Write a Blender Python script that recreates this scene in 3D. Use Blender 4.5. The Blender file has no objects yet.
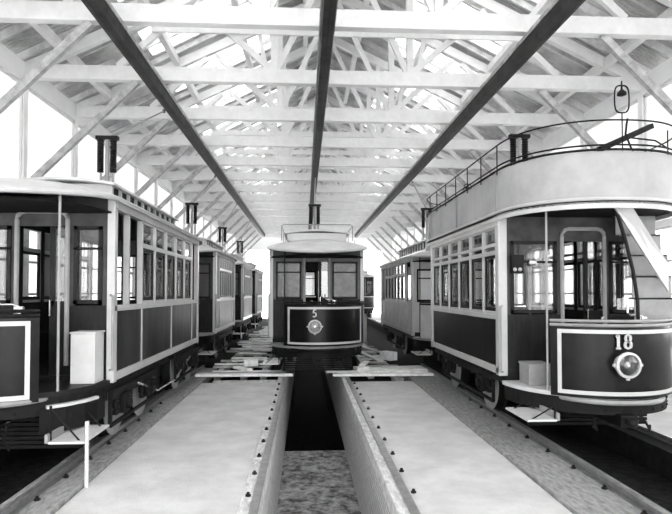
import bpy, bmesh, math, random
from mathutils import Vector, Matrix
random.seed(7)
R = math.radians
C = bpy.context.scene.collection
SC = bpy.context.scene

# ------------------------------------------------------------------ materials
def mat(name, v, rough=.6, var=.15, scale=6.0, bump=.0, bscale=40.0, metal=0.0, coat=0.0, stretch=(1, 1, 1), v2=None, spec=.5):
    m = bpy.data.materials.new(name); m.use_nodes = True
    n = m.node_tree.nodes; l = m.node_tree.links
    b = n['Principled BSDF']
    tc = n.new('ShaderNodeTexCoord'); mp = n.new('ShaderNodeMapping'); mp.inputs['Scale'].default_value = stretch
    l.new(tc.outputs['Object'], mp.inputs['Vector'])
    nz = n.new('ShaderNodeTexNoise'); nz.inputs['Scale'].default_value = scale; nz.inputs['Detail'].default_value = 6
    nz.inputs['Roughness'].default_value = .65
    l.new(mp.outputs['Vector'], nz.inputs['Vector'])
    cr = n.new('ShaderNodeValToRGB')
    lo = v*(1-var); hi = min(1, v*(1+var)) if v2 is None else v2
    cr.color_ramp.elements[0].position = .35; cr.color_ramp.elements[1].position = .65
    cr.color_ramp.elements[0].color = (lo, lo, lo, 1); cr.color_ramp.elements[1].color = (hi, hi, hi, 1)
    l.new(nz.outputs['Fac'], cr.inputs['Fac']); l.new(cr.outputs['Color'], b.inputs['Base Color'])
    b.inputs['Roughness'].default_value = rough; b.inputs['Metallic'].default_value = metal
    b.inputs['Specular IOR Level'].default_value = spec
    b.inputs['Coat Weight'].default_value = coat; b.inputs['Coat Roughness'].default_value = .08
    if bump:
        n2 = n.new('ShaderNodeTexNoise'); n2.inputs['Scale'].default_value = bscale; n2.inputs['Detail'].default_value = 4
        l.new(mp.outputs['Vector'], n2.inputs['Vector'])
        bp = n.new('ShaderNodeBump'); bp.inputs['Strength'].default_value = bump; bp.inputs['Distance'].default_value = .02
        l.new(n2.outputs['Fac'], bp.inputs['Height']); l.new(bp.outputs['Normal'], b.inputs['Normal'])
    return m

def glass_mat(name, tint=.8, gloss=.18, rough=.03):
    m = bpy.data.materials.new(name); m.use_nodes = True
    n = m.node_tree.nodes; l = m.node_tree.links
    n.remove(n['Principled BSDF']); out = n['Material Output']
    t = n.new('ShaderNodeBsdfTransparent'); t.inputs['Color'].default_value = (tint, tint, tint, 1)
    g = n.new('ShaderNodeBsdfGlossy'); g.inputs['Roughness'].default_value = rough
    fr = n.new('ShaderNodeLayerWeight'); fr.inputs['Blend'].default_value = .35
    mr = n.new('ShaderNodeMapRange'); mr.inputs['To Min'].default_value = gloss*.5; mr.inputs['To Max'].default_value = .4
    l.new(fr.outputs['Facing'], mr.inputs['Value'])
    mx = n.new('ShaderNodeMixShader'); l.new(mr.outputs['Result'], mx.inputs['Fac'])
    l.new(t.outputs[0], mx.inputs[1]); l.new(g.outputs[0], mx.inputs[2]); l.new(mx.outputs[0], out.inputs['Surface'])
    return m

def frost_mat(name, v):
    m = bpy.data.materials.new(name); m.use_nodes = True
    n = m.node_tree.nodes; l = m.node_tree.links
    n.remove(n['Principled BSDF']); out = n['Material Output']
    t = n.new('ShaderNodeBsdfTranslucent'); t.inputs['Color'].default_value = (v, v, v, 1)
    d = n.new('ShaderNodeBsdfDiffuse'); d.inputs['Color'].default_value = (v, v, v, 1)
    mx = n.new('ShaderNodeMixShader'); mx.inputs['Fac'].default_value = .3
    l.new(t.outputs[0], mx.inputs[1]); l.new(d.outputs[0], mx.inputs[2]); l.new(mx.outputs[0], out.inputs['Surface'])
    return m

def corrugated_mat(name, v):
    m = mat(name, v, .7, .35, 1.3, 0, stretch=(1, 1, 1))
    n = m.node_tree.nodes; l = m.node_tree.links; b = n['Principled BSDF']
    tc = n.new('ShaderNodeTexCoord'); w = n.new('ShaderNodeTexWave'); w.bands_direction = 'Y'
    w.inputs['Scale'].default_value = 4.0
    l.new(tc.outputs['Object'], w.inputs['Vector'])
    bp = n.new('ShaderNodeBump'); bp.inputs['Strength'].default_value = .7; bp.inputs['Distance'].default_value = .03
    l.new(w.outputs['Fac'], bp.inputs['Height']); l.new(bp.outputs['Normal'], b.inputs['Normal'])
    return m

def brick_mat(name):
    m = mat(name, .3, .85, .2, 4)
    n = m.node_tree.nodes; l = m.node_tree.links; b = n['Principled BSDF']
    tc = n.new('ShaderNodeTexCoord'); sp = n.new('ShaderNodeSeparateXYZ'); cb = n.new('ShaderNodeCombineXYZ')
    l.new(tc.outputs['Object'], sp.inputs[0]); l.new(sp.outputs['Y'], cb.inputs['X']); l.new(sp.outputs['Z'], cb.inputs['Y'])
    br = n.new('ShaderNodeTexBrick'); br.inputs['Scale'].default_value = 4.2
    for k, c in (('Color1', .62), ('Color2', .48), ('Mortar', .25)):
        br.inputs[k].default_value = (c, c, c, 1)
    br.inputs['Mortar Size'].default_value = .03
    l.new(cb.outputs[0], br.inputs['Vector']); l.new(br.outputs['Color'], b.inputs['Base Color'])
    bp = n.new('ShaderNodeBump'); bp.inputs['Strength'].default_value = .6; bp.inputs['Distance'].default_value = .01
    bp.invert = True
    l.new(br.outputs['Fac'], bp.inputs['Height']); l.new(bp.outputs['Normal'], b.inputs['Normal'])
    return m

M = dict(
    white=mat('whitewashed timber', .70, .8, .06, 5, .2, 30, stretch=(1, 1, 1)),
    wall=mat('limewashed wall', .85, .9, .05, 1.2, .1, 20),
    iron=corrugated_mat('roof sheeting', .46),
    rafter=mat('rafter timber', .58, .8, .2, 4, .1),
    concrete=mat('concrete floor', .50, .9, .13, 2.2, .35, 60),
    earth=mat('oily earth', .006, .95, .5, 9, .8, 25, v2=.018, spec=.1),  # oily track bed, blackened further for shade under trams and in the pit
    tar=mat('tarred timber', .010, .9, .4, 8, .4, 30, spec=.1),  # timber colour darkened to carry the shade under the trams
    rubble=mat('pit rubble', .12, .95, .7, 7, .9, 18, v2=.42),
    timber=mat('weathered sleeper timber', .24, .85, .35, 9, .6, 30, stretch=(2.5, .8, 1)),
    plank=mat('loose plank timber', .88, .8, .2, 6, .2, 50),
    plank_dark=mat('grey plank timber', .38, .8, .3, 6, .2, 50),
    rail=mat('rail steel', .30, .35, .2, 9, .1, metal=.7),
    black=mat('black iron', .006, .6, .4, 12, .15, 60, spec=.2),
    trough=mat('dark trough paint', .008, .6, .5, 3, .25, 14, v2=.03, spec=.25),
    cream=mat('cream coach paint', .46, .35, .08, 3, 0, coat=.3),
    pale=mat('pale deck panel', .35, .55, .14, 1.6, .05, 8),
    primer=mat('priming paint', .42, .6, .15, 2.2, .05, 10),
    roofc=mat('tram roof canvas', .56, .7, .14, 2.4, .1, 30),
    dark=mat('dark varnished panel', .006, .32, .5, 1.8, .04, 3, coat=.0, stretch=(1, 3, .35), v2=.016, spec=.1),
    dash=mat('dark dash enamel', .004, .3, .4, 5, .03, 4, v2=.008, spec=.2),
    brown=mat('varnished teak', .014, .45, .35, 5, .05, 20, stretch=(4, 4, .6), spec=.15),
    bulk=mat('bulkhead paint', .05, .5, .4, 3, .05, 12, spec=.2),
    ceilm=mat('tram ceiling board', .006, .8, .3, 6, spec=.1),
    grey=mat('grey enamel', .26, .5, .15, 4),
    locker=mat('locker paint', .52, .5, .08, 4),
    brass=mat('polished brass', .62, .25, .1, 8, metal=.8),
    line=mat('white lining', .50, .4, .03, 6),
    chrome=mat('bright plated metal', .75, .22, .05, 8, metal=.6),
    steelw=mat('worn wheel tyre', .34, .4, .2, 9, metal=.2),
    brick=brick_mat('pit brickwork'),
    glass=glass_mat('tram glass', .78, .12),
    lens=glass_mat('lamp glass', .9, .08),
    pane=glass_mat('shed window glass', .95, .05),
    frost=frost_mat('obscured glass', .93),
    frostw=frost_mat('obscured wall glass', .56),
    streak=mat('streaky varnished panel', .006, .30, .5, 2.2, .05, 5, stretch=(1, 2, .35), v2=.05, spec=.12),  # pale streaks in the colour stand in for reflections on the varnish
    timber_pale=mat('pale kerb timber', .52, .85, .3, 9, .5, 30, stretch=(2.5, .8, 1)),
    greyglass=mat('grey film glass', .06, .15, .4, 3, spec=.4),
    ground=frost_mat('ground glass', .22),
    dull=mat('dull grey paint', .10, .5, .2, 5),
)

# ------------------------------------------------------------------ mesh helper
class MB:
    def __init__(s, T=None):
        s.bm = bmesh.new(); s.T = T
    def v(s, p):
        p = Vector(p)
        if s.T: p = Vector(s.T(p))
        return s.bm.verts.new(p)
    def faces(s, pts, fcs):
        vs = [s.v(p) for p in pts]
        for f in fcs:
            try: s.bm.faces.new([vs[i] for i in f])
            except ValueError: pass
        return s
    def box(s, x0, x1, y0, y1, z0, z1):
        pts = [(x0,y0,z0),(x1,y0,z0),(x1,y1,z0),(x0,y1,z0),(x0,y0,z1),(x1,y0,z1),(x1,y1,z1),(x0,y1,z1)]
        return s.faces(pts, [(0,3,2,1),(4,5,6,7),(0,1,5,4),(1,2,6,5),(2,3,7,6),(3,0,4,7)])
    def beam(s, a, b, w, h, up=(0,0,1)):
        a = Vector(a); b = Vector(b); d = (b-a).normalized(); up = Vector(up)
        if abs(d.dot(up)) > .98: up = Vector((0,1,0))
        sd = d.cross(up).normalized(); u = sd.cross(d).normalized()
        pts = []
        for e in (a, b):
            for i, j in ((-1,-1),(1,-1),(1,1),(-1,1)): pts.append(e + sd*(i*w/2) + u*(j*h/2))
        return s.faces(pts, [(0,1,2,3),(7,6,5,4),(0,4,5,1),(1,5,6,2),(2,6,7,3),(3,7,4,0)])
    def tube(s, pts, r, n=8, closed=False):
        pts = [Vector(p) for p in pts]; rings = []; N = len(pts)
        for i, p in enumerate(pts):
            a = pts[(i-1) % N] if (closed or i > 0) else p
            b = pts[(i+1) % N] if (closed or i < N-1) else p
            d = (b-a).normalized(); up = Vector((0,0,1)) if abs(d.z) < .9 else Vector((0,1,0))
            sd = d.cross(up).normalized(); u = sd.cross(d).normalized()
            rr = r[i] if isinstance(r, (list, tuple)) else r
            rings.append([s.v(p + (sd*math.cos(t)+u*math.sin(t))*rr) for t in [2*math.pi*k/n for k in range(n)]])
        for i in range(N if closed else N-1):
            A = rings[i]; B = rings[(i+1) % N]
            for k in range(n): s.bm.faces.new((A[k], A[(k+1)%n], B[(k+1)%n], B[k]))
        if not closed:
            s.bm.faces.new(rings[0][::-1]); s.bm.faces.new(rings[-1])
        return s
    def lathe(s, c, axis, prof, n=24):
        # prof: (radius, along) list
        c = Vector(c); ax = Vector(axis).normalized(); up = Vector((0,0,1)) if abs(ax.z) < .9 else Vector((1,0,0))
        u = ax.cross(up).normalized(); w = ax.cross(u).normalized(); rings = []
        for r, h in prof:
            rings.append([s.v(c + ax*h + (u*math.cos(t)+w*math.sin(t))*max(r, 1e-4)) for t in [2*math.pi*k/n for k in range(n)]])
        for A, B in zip(rings, rings[1:]):
            for k in range(n): s.bm.faces.new((A[k], A[(k+1)%n], B[(k+1)%n], B[k]))
        s.bm.faces.new(rings[0][::-1]); s.bm.faces.new(rings[-1])
        return s
    def strip(s, pts, z0, z1, t):
        """vertical wall of thickness t along a plan polyline; z0,z1 numbers or functions of index; inward is left of travel"""
        N = len(pts); P = [Vector((p[0], p[1])) for p in pts]; q = []
        for i in range(N):
            a = P[max(i-1,0)]; b = P[min(i+1,N-1)]; d = (b-a).normalized(); nrm = Vector((-d.y, d.x))
            za = z0(i) if callable(z0) else z0; zb = z1(i) if callable(z1) else z1
            o = P[i]; n_ = P[i] + nrm*t
            q.append([s.v((o.x,o.y,za)), s.v((n_.x,n_.y,za)), s.v((n_.x,n_.y,zb)), s.v((o.x,o.y,zb))])
        for A, B in zip(q, q[1:]):
            for k in range(4): s.bm.faces.new((A[k], A[(k+1)%4], B[(k+1)%4], B[k]))
        s.bm.faces.new(q[0][::-1]); s.bm.faces.new(q[-1])
        return s
    def prism(s, pts, z0, z1):
        a = [s.v((p[0],p[1],z0)) for p in pts]; b = [s.v((p[0],p[1],z1)) for p in pts]; n = len(pts)
        s.bm.faces.new(a[::-1]); s.bm.faces.new(b)
        for k in range(n): s.bm.faces.new((a[k], a[(k+1)%n], b[(k+1)%n], b[k]))
        return s
    def build(s, name, m, parent=None, smooth=False, bevel=0, label=None, loc=None):
        bmesh.ops.recalc_face_normals(s.bm, faces=s.bm.faces)
        me = bpy.data.meshes.new(name); s.bm.to_mesh(me); s.bm.free()
        if smooth:
            for p in me.polygons: p.use_smooth = True
        me.materials.append(m)
        o = bpy.data.objects.new(name, me); C.objects.link(o)
        if loc is not None: o.location = loc
        if parent is not None: o.parent = parent
        if smooth:
            try:
                e = o.modifiers.new('edge', 'EDGE_SPLIT'); e.split_angle = R(38)
            except Exception: pass
        if bevel:
            b = o.modifiers.new('bevel', 'BEVEL'); b.width = bevel; b.segments = 2; b.limit_method = 'ANGLE'
        if label: o['label'] = label
        return o

def tag(o, label, cat, group=None):
    o['label'] = label; o['category'] = cat
    if group: o['group'] = group
    return o
def empty(name, loc, label=None, cat=None, group=None, rz=0):
    o = bpy.data.objects.new(name, None); C.objects.link(o); o.location = loc; o.rotation_euler.z = rz
    o.empty_display_size = .2
    if label: tag(o, label, cat, group)
    return o
def struct(o):
    o['kind'] = 'structure'; return o

# ------------------------------------------------------------------ the shed
XL, XR, XC = -5.75, 7.35, .8          # side walls, ridge
YF, YB = -3.81, 47.0                     # open front, far wall
ZE = 6.30                               # underside of the tie beams
SL = math.tan(R(27))
PIT = (-.39, .80)
LT, RT, CT = -3.28, 3.73, .26           # track centres
SLAB_END = 11.9

def roof_z(x): return ZE + .30 + (min(x-XL, XR-x))*SL

# floor: one slab with the inspection pit and the two side tracks left as trenches
f = MB()
f.box(XL, LT-.98, YF, YB, -1.6, 0)                  # beyond left track
f.box((LT+1.13), PIT[0]-.18, YF, SLAB_END, -1.6, 0)
f.box(PIT[1]+.18, (RT-1.42), YF, SLAB_END, -1.6, 0)
f.box(RT+.98, XR, YF, YB, -1.6, 0)
fl = struct(f.build('floor', M['concrete'], bevel=.015))
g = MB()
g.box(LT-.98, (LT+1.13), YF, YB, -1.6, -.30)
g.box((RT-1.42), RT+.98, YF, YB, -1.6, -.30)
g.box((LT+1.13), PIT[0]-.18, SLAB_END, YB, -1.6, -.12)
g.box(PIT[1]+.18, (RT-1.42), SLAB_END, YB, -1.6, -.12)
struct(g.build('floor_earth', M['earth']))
p = MB(); p.box(PIT[0]-.18, PIT[1]+.18, YF, 11.1, -2.4, -1.22)
struct(p.build('floor_pit', M['rubble']))
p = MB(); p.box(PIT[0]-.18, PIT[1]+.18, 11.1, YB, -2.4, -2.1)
struct(p.build('floor_pit_deep', M['earth']))  # far pit floor dropped and blackened in place of unlit depth
for nm, xa, xb in (('wall_pit_left', PIT[0]-.18, PIT[0]), ('wall_pit_right', PIT[1], PIT[1]+.18)):
    w = MB(); w.box(xa, xb, YF, 30, -1.22, -.14)
    struct(w.build(nm, M['brick']))
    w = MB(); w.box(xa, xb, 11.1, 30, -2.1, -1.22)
    struct(w.build(nm+'_footing', M['tar']))  # lower pit wall given the same painted-in shade

# timbers, rails, bolts
def timber(x0, x1, z0, z1, ya, yb, railx, side, desc, bolts, tm='timber', flat=False):
    root = empty('rail_timber', ((x0+x1)/2, ya, z0), desc, 'rail timber', 'longitudinal timbers carrying the rails')
    m = MB(); ln = 3.4; y = 0; L = yb-ya; w = (x1-x0)/2
    while y < L:
        e = min(y+ln, L); m.box(-w+random.uniform(-.008,.008), w, y, e-.012, 0, z1-z0); y = e
    m.build('timber', M[tm], root, bevel=.01)
    r = MB(); rx = railx-(x0+x1)/2; zt = z1-z0
    if flat: r.box(rx-.04, rx+.04, 0, L, zt, zt+.02)
    else: r.box(rx-.055, rx+.055, 0, L, zt, zt+.012); r.box(rx-.010, rx+.010, 0, L, zt+.012, zt+.05)
    if not flat: r.box(rx-.028, rx+.028, 0, L, zt+.05, zt+.075)
    r.build('rail', M['rail'], root)
    for k in range(bolts):
        b = MB(); yy = 4.6-ya + k*.62; bx = rx + (.085 if side > 0 else -.085)*(1 if k % 2 else .95)
        b.lathe((bx, yy, zt), (0,0,1), [(.028,0),(.028,.014),(.016,.02),(.016,.035)], 6)
        b.build('bolt', M['black'], root)
    return root
tim = [
 timber(LT+.60, (LT+1.13), -.30, .03, YF, 14, LT+.80, 1, 'broad chipped timber carrying the near rail under the leftmost row of trams', 9),
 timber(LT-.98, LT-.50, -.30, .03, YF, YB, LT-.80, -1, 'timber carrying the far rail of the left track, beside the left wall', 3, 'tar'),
 timber(PIT[0]-.18, PIT[0], -.14, .03, YF, 30, .25-.68, -1, 'bolted timber along the left lip of the open inspection pit', 12, 'timber_pale', True),
 timber(PIT[1], PIT[1]+.18, -.14, .03, YF, 30, .25+.68, 1, 'bolted timber along the right lip of the open inspection pit', 12, 'timber_pale', True),
 timber((RT-1.42), RT-.62, -.30, .03, YF, 14, RT-.80, -1, 'heavy squared timber carrying the near rail under double-deck tram 18', 9),
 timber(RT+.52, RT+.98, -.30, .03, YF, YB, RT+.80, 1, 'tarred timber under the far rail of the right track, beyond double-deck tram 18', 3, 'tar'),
]

# walls with window openings
def side_wall(name, x0, x1, inner):
    m = MB(); m.box(x0, x1, YF, YB, 0, 1.15); m.box(x0, x1, YF, YB, 3.25, 3.65); m.box(x0, x1, YF, YB, 6.2, ZE+.32)
    y = YF; wins = []
    k = 0
    while y + 2.57 <= YB+.01:
        m.box(x0, x1, y, y+.42, 1.15, 3.25); m.box(x0, x1, y+.13, y+.29, 3.65, 6.2); wins.append((y+.42, y+2.57)); y += 2.57; k += 1
    m.box(x0, x1, y, YB, 1.15, 3.25); m.box(x0, x1, y+.13, YB, 3.65, 6.2)
    struct(m.build(name, M['wall']))
    return wins
wl = side_wall('wall_left', XL-.15, XL, 1)
wr = side_wall('wall_right', XR, XR+.15, -1)
wn = 1
for x, wins in ((XL-.10, wl), (XR+.06, wr)):
    for (a, b) in wins:
        m = MB(); L = b-a
        for yy in (0, L/2-.03, L-.06): m.box(0, .05, yy, yy+.06, 0, 2.1)
        for yy in (L/4-.015, L*.75-.015): m.box(.01, .04, yy, yy+.03, 0, 2.1)
        for zz in (0, .68, 1.36, 2.05): m.box(0, .05, 0, L, zz, zz+.05)
        o = struct(m.build('window_%d' % wn, M['white'], loc=(x, a, 1.15)))
        gl = MB(); gl.box(.02, .03, 0, L, 0, 2.1); gl.build('pane', M['pane'], o)
        wn += 1
        m = MB(); L2 = 2.57-.16  # upper band: translucent glazing added to brighten the walls and shed
        for zz in (0, 2.49): m.box(-.02, .07, 0, L2, zz, zz+.06)
        for yy in (0, L2-.05): m.box(-.02, .07, yy, yy+.05, 0, 2.55)
        o = struct(m.build('window_%d' % wn, M['white'], loc=(x, a-.13, 3.65)))
        gl = MB(); gl.box(.02, .03, .02, L2-.02, .02, 2.53); gl.build('pane', M['frostw'], o)
        wn += 1
# front wall behind the camera: doorways for the three roads
m = MB()
for a, b in ((XL-.15, LT-1.35), (LT+1.35, -1.35), (1.95, RT-1.45), (RT+1.45, XR+.15)): m.box(a, b, YF-.15, YF, 0, 5.9)
m.box(XL-.15, XR+.15, YF-.15, YF, 5.9, ZE+.3)
m.faces([(XL-.15,YF-.15,ZE+.3),(XR+.15,YF-.15,ZE+.3),(XC,YF-.15,roof_z(XC)),(XL-.15,YF,ZE+.3),(XR+.15,YF,ZE+.3),(XC,YF,roof_z(XC))],[(0,1,2),(5,4,3),(0,3,4,1),(1,4,5,2),(2,5,3,0)])
struct(m.build('wall_front', M['wall']))
# far wall with its tall doorway
m = MB()
m.box(XL-.15, -4.9, YB, YB+.15, 0, 5.4); m.box(6.6, XR+.15, YB, YB+.15, 0, 5.4); m.box(-2.2, 2.6, YB, YB+.15, 0, 5.4)
m.faces([(XL-.15,YB,5.4),(XR+.15,YB,5.4),(XR+.15,YB,ZE+.3),(XC,YB,roof_z(XC)),(XL-.15,YB,ZE+.3),
         (XL-.15,YB+.15,5.4),(XR+.15,YB+.15,5.4),(XR+.15,YB+.15,ZE+.3),(XC,YB+.15,roof_z(XC)),(XL-.15,YB+.15,ZE+.3)],
        [(0,1,2,3,4),(9,8,7,6,5),(0,5,6,1),(1,6,7,2),(2,7,8,3),(3,8,9,4),(4,9,5,0)])
struct(m.build('wall_far', M['wall']))
# roof
m = MB(); sky = []; near = []
def slope(m, sgn, t0, t1, y0, y1, th=.05, dz=0):
    xe = XL-.4 if sgn < 0 else XR+.4
    ze = ZE+.46-.4*SL; zr = roof_z(XC)+.16
    P = lambda t, y, d: (xe+(XC-xe)*t, y, ze+(zr-ze)*t+d+dz)
    m.faces([P(t0,y0,0),P(t1,y0,0),P(t1,y1,0),P(t0,y1,0),P(t0,y0,th),P(t1,y0,th),P(t1,y1,th),P(t0,y1,th)],
            [(0,1,2,3),(4,7,6,5),(0,4,5,1),(1,5,6,2),(2,6,7,3),(3,7,4,0)])
for sgn in (-1, 1):
    slope(m, sgn, 0, .34, 7.9, YB+.3); slope(m, sgn, .74, 1, 7.9, YB+.3)
    slope(m, sgn, 0, .14, YF, 7.9); slope(m, sgn, .86, 1, YF, 7.9); slope(m, sgn, .14, .86, YF, YF+.3)
    for q in range(4): ya = YF+.3+q*2.9; slope(m, sgn, .14, .86, ya+1.3, min(ya+2.9, 7.9)); near.append((sgn, ya, ya+1.3))
    y = 7.9; bay = 9.25
    while bay < YB-1:
        slope(m, sgn, .34, .74, y, bay+.45); y = bay+.45+1.75; sky.append((sgn, bay+.45, y)); bay += 2.57
    slope(m, sgn, .34, .74, y, YB+.3)
ceil = struct(m.build('ceiling', M['iron']))
for k, (sgn, ya, yb) in enumerate(sky):
    if yb > YB: continue
    g_ = MB(); slope(g_, sgn, .34, .74, ya, yb, .012, .02); g_.build('roof_light', M['frost'], ceil, label='obscured glass roof light')  # glazing added to the roof to brighten the floor further back
for sgn, ya, yb in near:
    g_ = MB(); slope(g_, sgn, .14, .86, ya, yb, .012, .02); g_.build('roof_light', M['frost'], ceil, label='obscured glass roof light')  # larger panes added overhead, unseen, to light the foreground floor
raf = {}
for s_, xe in ((-1, XL-.2), (1, XR+.2)):
    m = MB(); m.beam((xe, 0, ZE+.30+.09-.2*SL), (XC, 0, roof_z(XC)+.09), .06, .13)
    raf[s_] = m.build('rafter', M['rafter'], ceil)
n = 0
y = 7.3
first = True
while n < 46:
    for s_ in (-1, 1):
        o = raf[s_] if first else raf[s_].copy()
        if not first: C.objects.link(o)
        o.parent = ceil; o.location = (0, y, 0)
    first = False; n += 1; y += .86
for s_, xe in ((-1, XL), (1, XR)):
    for t in (.12, .38, .63, .88):
        x = xe + (XC-xe)*t
        m = MB(); m.box(x-.07, x+.07, YF, YB, roof_z(x)-.20, roof_z(x)-.02); m.build('purlin', M['white'], ceil)

# trusses
def truss(loc_y, first=None):
    if first is not None:
        r = first.copy(); C.objects.link(r); r.location = (0, loc_y, 0)
        for ch in first.children:
            c = ch.copy(); C.objects.link(c); c.parent = r
        return r
    r = empty('roof_truss', (0, loc_y, 0))
    m = MB(); m.box(XL, XR, -.09, .09, ZE, ZE+.30); m.build('tie_beam', M['white'], r, bevel=.012)
    for s_, xe in ((-1, XL), (1, XR)):
        m = MB(); m.beam((xe, 0, ZE+.22), (XC, 0, roof_z(XC)-.28), .14, .22, (0,0,1)); m.build('principal_rafter', M['white'], r)
        q = XC+s_*1.45
        m = MB(); m.box(q-.07, q+.07, -.07, .07, ZE+.3, roof_z(q)-.34); m.build('queen_post', M['white'], r)
        m = MB(); m.beam((XC+s_*1.62, .0, ZE+.3), (XC+s_*2.0, 0, roof_z(XC+s_*2.0)-.3), .09, .12); m.build('hanger', M['white'], r)
        for a, b in ((1.5, 3.1), (4.7, 3.3)):
            xa = XC+s_*a; xb = XC+s_*b
            m = MB(); m.beam((xa, 0, ZE+.3), (xb, 0, roof_z(xb)-.36), .09, .13); m.build('strut', M['white'], r)
        xw = xe; xb = xe - s_*2.25
        m = MB(); m.beam((xw, 0, ZE-2.25), (xb, 0, ZE), .10, .13); m.build('knee_brace', M['plank_dark'], r)
    m = MB(); m.box(XC-4.0, XC+4.0, -.12, -.07, 7.32, 7.50); m.build('collar_beam', M['white'], r)
    m = MB(); m.beam((XC-1.4, .02, ZE+.3), (XC, .02, roof_z(XC)-.35), .08, .12); m.beam((XC+1.4, .02, ZE+.3), (XC, .02, roof_z(XC)-.35), .08, .12)
    m.build('king_strut', M['white'], r)
    return r
ords = ['nearest the camera, its tie beam across the very top', 'second from the camera', 'third from the camera', 'fourth from the camera',
        'fifth from the camera', 'sixth from the camera', 'seventh from the camera', 'eighth from the camera', 'ninth from the camera',
        'tenth from the camera', 'eleventh from the camera', 'twelfth from the camera', 'third from the far wall', 'second from the far wall', 'last before the far wall']
t0 = None
for k in range(15):
    yy = 9.25 + k*2.57
    tr = truss(yy, t0)
    if t0 is None: t0 = tr
    tag(tr, 'whitewashed timber roof truss, ' + ords[k], 'roof truss', 'whitewashed roof trusses')

# the three dark trolley-wire troughs
for X, Z, lab in ((-3.08, 6.16, 'long dark trolley wire trough hung over the left row of trams'),
                  (.36, 6.14, 'long dark trolley wire trough hung over the centre track and the pit'),
                  (3.88, 6.16, 'long dark trolley wire trough hung over the right track beside tram 18')):
    root = empty('trolley_wire_trough', (X, YF, Z), lab, 'wire trough', 'trolley wire troughs under the tie beams')
    m = MB(); L = 46
    pr = [(-.09,-.13),(.09,-.13),(.115,-.02),(.115,.13),(-.115,.13),(-.115,-.02)]
    a = [m.v((q[0],0,q[1])) for q in pr]; b = [m.v((q[0],L,q[1])) for q in pr]
    m.bm.faces.new(a); m.bm.faces.new(b[::-1])
    for i in range(6): m.bm.faces.new((a[i], a[(i+1)%6], b[(i+1)%6], b[i]))
    m.build('trough_casing', M['trough'], root)
    m = MB(); m.box(-.13,-.115, 0, L, .07, .14); m.box(.115,.13,0,L,.07,.14); m.build('edge_batten', M['plank_dark'], root)
    m = MB(); m.tube([(0,0,-.16),(0,L,-.16)], .008, 6); m.build('trolley_wire', M['black'], root)

# ------------------------------------------------------------------ trams
def ellipse_bow(hw, dep, a0=-90, a1=90, n=24, p=2.0):
    out = []
    for i in range(n+1):
        t = R(a0+(a1-a0)*i/n); s_ = math.sin(t); c_ = math.cos(t)
        out.append((hw*math.copysign(abs(s_)**(2/p), s_), -dep*abs(c_)**(2/p)))
    return out

def wheel_set(root, y, hg, S, r=.39):
    for s_ in (-1, 1):
        m = MB(S); x = s_*hg
        m.lathe((x-.05*s_, y, r), (s_,0,0), [(r+.025,-.04),(r+.025,-.015),(r,0),(r,.12),(r-.06,.12),(r-.06,.05),(.09,.05),(.09,.16),(.03,.17)], 28)
        w = m.build('wheel', M['black'], root, smooth=True)
        m = MB(S); m.lathe((x-.05*s_, y, r), (s_,0,0), [(r-.03,.115),(r+.004,.115),(r+.004,.126),(r-.03,.126)], 28)
        m.build('tyre', M['steelw'], w, smooth=True)
        m = MB(S)
        for k in range(6):
            t = k*math.pi/3; xo = x + s_*.03
            m.beam((xo, y+math.cos(t)*.08, r+math.sin(t)*.08), (xo, y+math.cos(t)*(r-.05), r+math.sin(t)*(r-.05)), .05, .05, (1,0,0))
        m.build('spokes', M['black'], w)

def truck(root, ys, hg, S):
    for y in ys: wheel_set(root, y, hg, S)
    y0, y1 = min(ys)-.45, max(ys)+.45
    m = MB(S)
    for s_ in (-1, 1):
        x = s_*(hg+.17)
        m.box(x-.03, x+.03, y0, y1, .50, .62)
        for y in ys:
            m.box(x-.07, x+.07, y-.10, y+.10, .28, .52)           # axle box
            m.lathe((x+.07*s_, y, .39), (s_,0,0), [(.07,0),(.07,.03),(.04,.05)], 12)
            for q in (-.26, .26):
                for k in range(4): m.lathe((x, y+q, .38+k*.035), (0,0,1), [(.05,0),(.05,.02),(.035,.024),(.035,.034)], 10)
                m.box(x-.02, x+.02, y+q-.02, y+q+.02, .30, .62)
            m.beam((x, y-.30, .32), (x, y+.30, .32), .05, .05)
        m.box(x-.02, x+.02, y0, y1, .18, .22)
        m.beam((x, y0, .20), (x, y0, .55), .04, .04); m.beam((x, y1, .20), (x, y1, .55), .04, .04)
    m.box(-hg, hg, y0+.1, y0+.2, .45, .6); m.box(-hg, hg, y1-.2, y1-.1, .45, .6)
    m.build('truck_frame', M['black'], root)

def digit_paths(ch):
    if ch == '8':
        a = [(.5+.30*math.cos(t), .74+.24*math.sin(t)) for t in [2*math.pi*k/16 for k in range(17)]]
        b = [(.5+.38*math.cos(t), .27+.26*math.sin(t)) for t in [2*math.pi*k/16 for k in range(17)]]
        return [a, b]
    if ch == '1': return [[(.22,.82),(.5,.98),(.5,.02)], [(.2,.02),(.8,.02)]]
    if ch == '5':
        arc = [(.42+.36*math.cos(t), .32+.30*math.sin(t)) for t in [R(130-k*25) for k in range(12)]]
        return [[(.80,.97),(.28,.97),(.20,.52)] + arc]
def write_number(root, s_, x, y, z, h, S, name='fleet_number'):
    m = MB(S); w = h*.72
    for i, ch in enumerate(s_):
        ox = x - len(s_)*w/2 + i*w
        for path in digit_paths(ch):
            pp = [(ox+px*w*.85, z+pz*h) for px, pz in path]
            for a, b in zip(pp, pp[1:]):
                th = h*(.20 if abs(a[0]-b[0]) < abs(a[1]-b[1]) else .13)
                m.beam((a[0], y, a[1]), (b[0], y, b[1]), .012, th, (0,0,1)) if abs(a[0]-b[0]) > abs(a[1]-b[1]) else m.beam((a[0], y, a[1]), (b[0], y, b[1]), th, .012, (0,1,0))
    return m.build(name, M['line'], root)

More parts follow.
